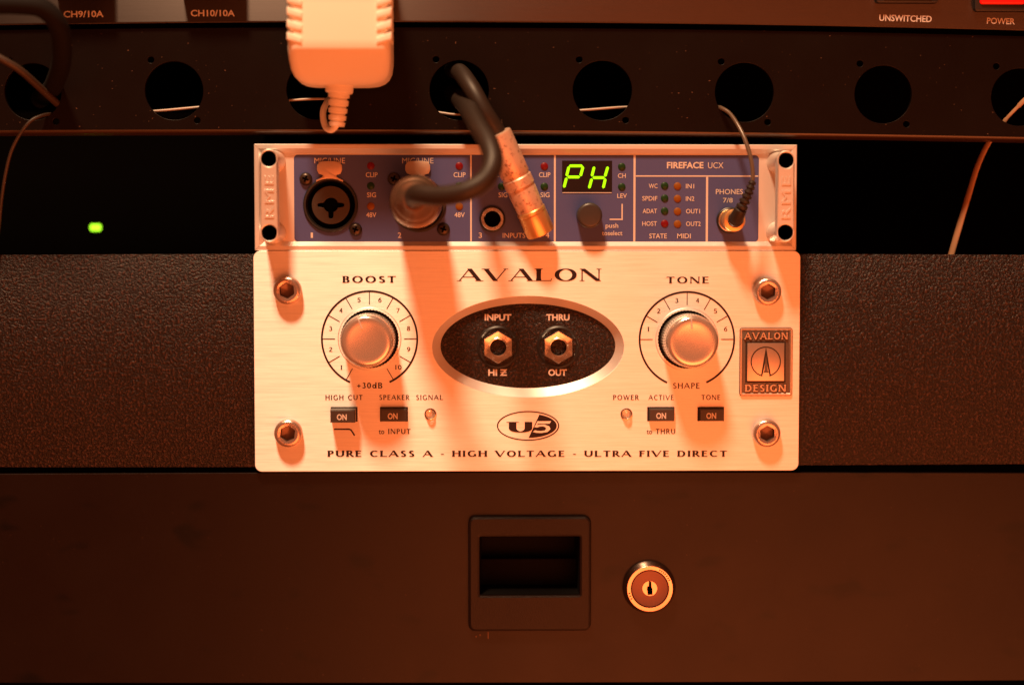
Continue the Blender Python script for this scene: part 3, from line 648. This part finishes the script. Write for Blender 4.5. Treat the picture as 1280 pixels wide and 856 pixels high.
led(777.2, 208.6, 'led_green'); led(777.2, 233.8, 'led_green')
for i, y in enumerate((232.4, 248, 263.9, 279.6)): led(830.8, y, 'led_red' if i == 3 else 'led_green'); led(846.8, y+.4, 'led_amber')
# combo jacks
def cross(du=0): pass
for ji, c_ in enumerate(jc):
    mb = MB(); mb.lathe(*c_, [(34.3, FD+.4), (34.1, FD+2.2), (32.6, FD+3.4), (30.8, FD+3.2), (29.8, FD-1), (29.2, FD-10), (24.5, FD-10)], 64, False, False)
    jk = finish(mb, 'combo_jack', M['black'], rme)
    hl = [circ(*c_, 23.8, 48), circ(c_[0]-.6, c_[1]-.2, 9.2, 32)]
    mb = curve_mb(hl[:1]+[ [(c_[0]+a, c_[1]+b) for a, b in ([(9.2*math.cos(math.radians(t_)), 9.2*math.sin(math.radians(t_))) for t_ in range(20, 71, 10)]+[(3, 13), (2.6, 15.8), (0, 17), (-2.6, 15.8), (-3, 13)]+[(9.2*math.cos(math.radians(t_)), 9.2*math.sin(math.radians(t_))) for t_ in range(110, 161, 10)]+[(-12.5, 2.6), (-15.6, 2.2), (-16.8, 0), (-15.6, -2.2), (-12.5, -2.6)]+[(9.2*math.cos(math.radians(t_)), 9.2*math.sin(math.radians(t_))) for t_ in range(200, 341, 10)]+[(12.5, -2.6), (15.6, -2.2), (16.8, 0), (15.6, 2.2), (12.5, 2.6)])]], FD-10, FD-1.5, .6)
    finish(mb, 'jack_insert', M['jack'], jk)
    mb = MB(); mb.flat(circ(*c_, 26, 24), FD-9.8); finish(mb, 'socket_bore', M['void'], jk, sm=False, flip=False)
    mb = MB(); p0 = []
    e = bp(c_[0], c_[1], 0)
    cx = c_[0]-.8; cy = c_[1]
    tab = [(-9, -37), (-13.5, -38.5), (-15.6, -43), (-15.4, -49), (-12, -53), (-6, -54.2), (6, -54.2), (12, -53), (15.4, -49), (15.6, -43), (13.5, -38.5), (9, -37), (8, -35.5), (11, -33.5), (16.5, -30.8), (17, -28.3), (10, -31.2), (4, -32.4), (-4, -32.4), (-10, -31.2), (-17, -28.3), (-16.5, -30.8), (-11, -33.5), (-8, -35.5)]
    mb.prism([(cx+a, cy+b) for a, b in tab], FD+.5, FD+4.2, .6); finish(mb, 'release_tab', M['tab'], jk)
    for dx, dy in ((-30.5, -32), (31, 30.5)):
        mb = MB(); sx, sy = c_[0]+dx, c_[1]+dy
        mb.lathe(sx, sy, [(8.1, FD+.4), (7.9, FD+2), (6.6, FD+4), (4.2, FD+5), (.3, FD+5.2)], 32); sw = finish(mb, 'screw', mat('black_screw', (.05, .035, .025), .35, .6) if 'black_screw' not in bpy.data.materials else bpy.data.materials['black_screw'], rme)
        mb = MB(); an = .35
        for aa in (an, an+math.pi/2):
            ca, sa = math.cos(aa), math.sin(aa)
            mb.prism([(sx+ca*x-sa*y, sy+sa*x+ca*y) for x, y in ((-4, -1.1), (4, -1.1), (4, 1.1), (-4, 1.1))], FD+4.6, FD+5.35+.02*aa)
        finish(mb, 'screw_recess', M['void'], sw, sm=False)
for c_ in (j3, j4, jp):
    mb = MB(); mb.lathe(*c_, [(16.4, FD+.4), (16.2, FD+3), (15, FD+3.8), (14.4, FD+3.4)], 40, False, False); jj = finish(mb, 'line_jack', M['black'], rme)
    mb = MB(); mb.lathe(*c_, [(14.5, FD+.4), (14.4, FD+3.6), (13.7, FD+4.4), (11, FD+4.4), (10.1, FD+3.6), (9.8, FD-3)], 40, False, False); finish(mb, 'jack_bush', M['nut'], jj)
    mb = MB(); mb.lathe(*c_, [(9.9, FD+1), (9.6, FD-30)], 32, False, True); finish(mb, 'socket_bore', M['black'], jj, flip=False)
# readout
d0 = bp(702.6, 201, FD); d1 = bp(765, 240.6, FD)
mb = MB(); mb.box(d0[0], d0[1], d1[0], d1[1], FD+.2, FD+.55); dsp = finish(mb, 'readout', M['window'], rme, sm=False)
mb = MB(); mb.box(d0[0]+.5, d1[1], d1[0]-.5, d1[1]+.9, FD+.3, FD+.9); finish(mb, 'window_edge', M['print'], dsp, sm=False)
def seg(x0, y0, x1, y1, wd=1.75):
    a, b = Vector(bp(x0, y0, FD)), Vector(bp(x1, y1, FD)); e = (b-a).normalized(); n_ = Vector((-e.y, e.x))*wd
    mb = MB(); mb.flat([tuple(p) for p in (a, a+e*wd*.9+n_, b-e*wd*.9+n_, b, b-e*wd*.9-n_, a+e*wd*.9-n_)], FD+.7); finish(mb, 'lit_segment', M['seg'], dsp, sm=False, flip=False)
for s_ in ((711, 207.6, 728.6, 207.6), (711.2, 208, 708, 220.8), (729, 208, 725.4, 220.8), (709, 221.5, 725, 221.5), (708.2, 222, 704.8, 235), (742.9, 208.2, 739.6, 221), (759.9, 208.2, 756, 221.3), (740.5, 222.3, 756, 222.3), (739.8, 223, 736.2, 236), (756.8, 223, 753.8, 235.8)): seg(*s_)
# encoder knob
kc = bp(735.6, 270, FD)
mb = MB(); mb.lathe(*kc, [(15.4, FD+.4), (15.6, 14)]+[(11.8+3.9*math.cos(math.radians(a)), 15+3.6*math.sin(math.radians(a))) for a in range(0, 91, 15)]+[(.4, 19)], 56)
finish(mb, 'encoder_knob', M['button'], rme)
# handles
def handle(px, y0, y1, side):
    HD = 45; t0 = bp(px, y0, HD); t1 = bp(px, y1, HD); u = (t0[0]+t1[0])/2; v0, v1 = t0[1], t1[1]
    out = arc(u, v0, 10.6, 12.2, 180, 360, 14)+arc(u, v1, 10.6, 12.2, 0, 180, 14)
    mb = curve_mb([out, circ(u, v0, 9.3, 36), circ(u, v1, 9.3, 36)], HD-15, HD, 1.3); hd = finish(mb, 'handle', M['cast'], rme)
    for v in (v0, v1):
        mb = MB(); mb.lathe(u, v, [(14.5, FD+.2), (13.5, FD+4), (11.8, 8), (10.8, HD-13.5)], 40, False, False); finish(mb, 'handle_post', M['cast'], hd)
        mb = MB(); mb.lathe(u, v, [(9.25, HD-.5), (9.1, 2)], 32, False, True); finish(mb, 'bolt_well', M['void'], hd, flip=False)
    # raised RME running up the bar
    cu = bpy.data.curves.new('t', 'FONT'); cu.body = 'RME'; cu.size = 1; cu.extrude = .04; cu.bevel_depth = .012; cu.space_character = 1.25
    o = bpy.data.objects.new('t', cu); C.objects.link(o); me = bpy.data.meshes.new_from_object(o.evaluated_get(bpy.context.evaluated_depsgraph_get()))
    V = [v.co.copy() for v in me.vertices]; x0 = min(a.x for a in V); x1 = max(a.x for a in V); F = [tuple(p.vertices) for p in me.polygons]
    bpy.data.objects.remove(o); bpy.data.meshes.remove(me)
    vb, vt = (v0+v1)/2+27, (v0+v1)/2-24; k = (vb-vt)/(x1-x0)
    mb = MB(); mb.add([(u+5.6-a.y*11.4/.727, vb-(a.x-x0)*k, HD+.2+a.z*16) for a in V], F); finish(mb, 'lettering', M['cast'], hd, 'raised RME lettering running up the bar', sm=False)
handle(336.2, 198.5, 291, 0); handle(982.2, 200.5, 290.5, 1)

# ================================================================== things plugged in and hanging
# XLR plug in input 2 with its looped cable
x2 = jc[1]
t = thing('microphone_cable', 'thick dark cable looping from the hole above into the plug in input 2', 'cable', (x2[0], x2[1], 0))
mb = MB(); mb.lathe(x2[0], x2[1]-1, [(29.0, FD), (29.4, 20), (30.4, 50), (30.6, 86), (29.6, 94), (27, 100), (25.2, 101.5), (24.8, 104), (21, 110), (15.5, 116), (13.2, 122)], 64)
pg = finish(mb, 'plug_shell', mat('smoked_nickel', (.22, .13, .085), .38, .8), t, ang=30)
mb = MB(); mb.lathe(x2[0], x2[1]-1, [(30.9, 74), (31.6, 76), (31.6, 84), (30.9, 86)], 64, False, False); finish(mb, 'plug_band', M['steel'], pg)
path = [(x2[0], x2[1]-1, 116)]+[b3(*p) for p in ((521, 243, 150), (548, 245, 174), (580, 240, 188), (605, 226, 188), (616, 204, 180), (611, 180, 160), (599, 160, 128), (589, 143, 80), (582, 132, 25), (575, 125, -30), (566, 118, -110))]
mb = MB(); mb.tube(smooth(path, 8), 11.6, 20); finish(mb, 'cable_jacket', M['rubber'], t)
# hanging connector
t = thing('hanging_microphone_cable', 'cable whose spotted nickel connector with gold end hangs loose over inputs 3 and 4', 'cable', (*bp(672, 290, 14), 14))
A = Vector(b3(621.5, 167, 44)); Bv = Vector(b3(676, 291.5, 14)); ax = (Bv-A)
def at_(k): return tuple(A+ax*k)
sc_ = .95
mb = MB(); prof = [(-.005, 13), (0, 17.6), (.02, 18.4), (.30, 18.8), (.40, 19), (.415, 18), (.43, 18), (.44, 19.4), (.52, 19.4), (.53, 18.2), (.545, 18.2), (.56, 18.9), (.74, 18.0), (.765, 17.6)]
mb.tube([at_(k) for k, r in prof], [r*sc_ for k, r in prof], 48); sh = finish(mb, 'connector_shell', M['nickel'], t, ang=30)
mb = MB(); n = 48; prof = [(.755, 17.9), (.765, 19.0), (.79, 19.3), (.80, 18.6), (.81, 18.9), (.98, 19.1), (1.0, 18.3), (.995, 16.4), (.93, 16.2)]
mb.tube([at_(k) for k, r in prof], [r*sc_ for k, r in prof], 48, False); finish(mb, 'gold_sleeve', M['gold'], sh, ang=30)
mb = MB(); mb.tube([at_(.9), at_(.96)], [15, 15], 32); finish(mb, 'pin_insert', M['black'], sh)
path = [at_(.02), at_(-.05)]+[b3(*p) for p in ((605, 139, 50), (592, 115, 44), (581, 98, 24), (575, 91, -4), (570, 88, -50), (566, 88, -110))]
mb = MB(); mb.tube(smooth(path, 8), 10.8, 20); finish(mb, 'cable_jacket', M['rubber'], t)
# headphone lead
t = thing('headphone_lead', 'thin headphone lead with black ribbed boot and gold plug in the phones socket', 'cable', (jp[0], jp[1], 0))
g_a = Vector((jp[0]-.5, jp[1]+.3, FD-4)); g_b = Vector(b3(918.5, 275.5, 26))
mb = MB(); g_n = (g_b-g_a)
mb.tube([tuple(g_a+g_n*k) for k in (0, .5, .72, .75, .93, .98, 1)], [12.4, 13.2, 13.2, 13.9, 14, 13, 11], 40); ga = finish(mb, 'gold_plug', M['gold'], t, ang=30)
bpts = [b3(*p) for p in ((918.5, 277, 26), (921, 272, 36), (926, 262, 44), (932, 249, 48), (937, 238, 49), (941, 226.5, 48))]
sp = smooth(bpts, 10); rad = []
for i in range(len(sp)):
    k = i/(len(sp)-1); r = 9.8-5.2*k if k > .15 else 8.6+1.2*k/.15
    if k > .40 and (k*15) % 1.5 < .5: r *= .68
    rad.append(r)
mb = MB(); mb.tube(sp, rad, 24); finish(mb, 'ribbed_boot', M['rubber'], t, ang=30)
path = [b3(*p) for p in ((940.5, 230, 48), (941, 216, 47), (938, 196, 44), (931, 174, 36), (922, 156, 24), (912, 142, 10), (902, 135.5, 0), (897.5, 134.5, -16), (885, 136, -40))]
mb = MB(); mb.tube(smooth(path, 8), 2.6, 12); finish(mb, 'thin_lead', mat('lead_jacket', (.11, .075, .05), .3), t)
# white adapter
t = thing('power_adapter', 'white plastic plug-in power adapter hanging over the rack plate', 'power adapter', (*bp(424, 60, 50), 20))
secs = [(-75, 62, 97, 8), (-60, 63.5, 99, 8), (50, 64.3, 100, 8), (60, 64.3, 100, 8), (64, 64.3, 98.4, 8), (74, 64, 91.5, 8), (85, 62.5, 84, 9), (93, 59, 78, 12), (98, 54, 73, 16), (101.5, 47, 68, 20), (103, 40, 64, 26)]
mb = MB(); rings = []; ac = bp(424, 60, 90)[0]; ksc = sf(424, 60, 90)
for v, hw, f, b in secs:
    vv = bp(424, v, 92)[1]; hw *= ksc; r = min(12, (f-b)/2-1, hw-1)
    rings.append([(a, vv, d) for a, d in rrect(ac-hw, b, ac+hw, f, r, 5)])
mb.loft(rings); ad = finish(mb, 'adapter_body', M['white'], t, ang=50)
for side in (-1, 1):
    for i in range(6):
        y = -22+i*15.7
        xo = 424+side*65.6; xi = 424+side*46.5
        pts = [bp(xo, y-1, 101), bp(xi, y+6.5, 101), bp(xi, y+14.5, 101), bp(xo, y+9, 101)] if side < 0 else [bp(xi, y+6.5, 101), bp(xo, y-1, 101), bp(xo, y+9, 101), bp(xi, y+14.5, 101)]
        if i == 5: continue
        mb = MB(); mb.prism(pts, 60, 102.2, 1.8, 3); finish(mb, 'grip_rib', M['white'], ad)
prof = [(103, 17.4), (104, 17.6), (115, 17.2), (116.5, 16.2), (117, 13.4), (122, 13.2), (123, 10.4), (125.5, 10.4), (126, 12.8), (132, 12.4), (133, 9.8), (135.5, 9.8), (136, 12), (141, 11.6), (142, 9.2), (144.5, 9.2), (145, 11.2), (150, 10.8), (151, 8.5), (153, 8.5), (153.5, 10.4), (158, 9.4)]
mb = MB(); mb.tube([b3(424.8-(y-103)*.07, y, 46) for y, r in prof], [r*.97 for y, r in prof], 28); finish(mb, 'strain_relief', M['white'], t, ang=28)
path = [b3(*p) for p in ((421.3, 150, 46), (419.5, 158, 44), (414, 162.5, 38), (408, 160, 30), (404.5, 151, 22), (404, 140, 14), (407, 131, 4), (412, 124, -16), (420, 116, -50))]
mb = MB(); mb.tube(smooth(path, 8), 3.9, 14); finish(mb, 'adapter_cord', M['white'], t)
# thick dark cable top left
mb = MB(); mb.tube(smooth([b3(*p) for p in ((-120, 6, 110), (-40, 6, 120), (20, 6, 118), (55, 12, 110), (75, 38, 92), (77, 75, 60), (68, 105, 10), (58, 118, -50), (50, 124, -120))], 8), 11.5, 20)
tag(finish(mb, 'thick_cable', M['thick']), 'thick black cable bending down into the leftmost plate hole', 'cable')
mb = MB(); mb.tube(smooth([b3(*p) for p in ((-90, 40, 60), (-30, 58, 62), (0, 73, 60), (25, 88, 48), (50, 110, 22), (72, 130, -8), (86, 142, -40))], 8), 4.6, 16)
tag(finish(mb, 'brown_cable', M['brown']), 'brown cable slanting into the leftmost plate hole', 'cable')
mb = MB(); mb.tube(smooth([b3(*p) for p in ((78, 138, -40), (66, 142, -12), (52, 145, 4), (38, 152, 12), (25, 168, 14), (14, 190, 10), (7, 218, 4), (2, 250, 0), (-2, 290, -2), (-10, 340, -2))], 8), 2.1, 12)
tag(finish(mb, 'thin_cable', M['brown']), 'thin tan lead curving down out of the leftmost plate hole', 'cable')
mb = MB(); mb.tube(smooth([b3(*p) for p in ((120, 143, -26), (190, 139.3, -20), (247, 134.3, -20), (310, 129, -24), (359, 125.8, -20), (410, 124, -20), (480, 130, -24), (550, 141, -18), (577, 143.5, -18), (650, 143, -24), (725, 138.2, -20), (784, 134, -20), (850, 134, -30))], 6), 1.5, 8)
tag(finish(mb, 'inner_wire', M['pale']), 'thin pale wire running behind the round plate holes', 'wire')
mb = MB(); mb.tube(smooth([b3(*p) for p in ((1330, 96, 6), (1290, 118, -2), (1272, 134, -12), (1257, 150, -22), (1248, 164, -34), (1235, 180, -44), (1222, 208, -50), (1212, 240, -54), (1200, 280, -56), (1188, 322, -58), (1176, 370, -60))], 8), [3.2]*8+[3.6]*8+[2.6]*8+[3.4]*8+[4.0]*8+[4.2]*8+[4.4]*8+[4.6]*8+[4.8]*17, 14, True, .45)
tag(finish(mb, 'flat_lead', mat('orange_tan_lead', (.36, .19, .10), .5)), 'flat tan lead leaving the rightmost hole and running down behind the panel', 'cable')
# rear device with green lamp
t = thing('rear_equipment_box', 'unlit black box deep in the rack with one lit green lamp', 'equipment', (180, 420, -300))
mb = MB(); mb.box(-140, 120, 300, 470, -500, -250, 2); finish(mb, 'box_shell', M['void'], t)
g = bp(119.5, 284.5, -249)
mb = MB(); mb.box(g[0]-7.5, g[1]-4.8, g[0]+7.5, g[1]+4.8, -250, -247, 1, 3); finish(mb, 'green_lamp', M['led_on'], t)
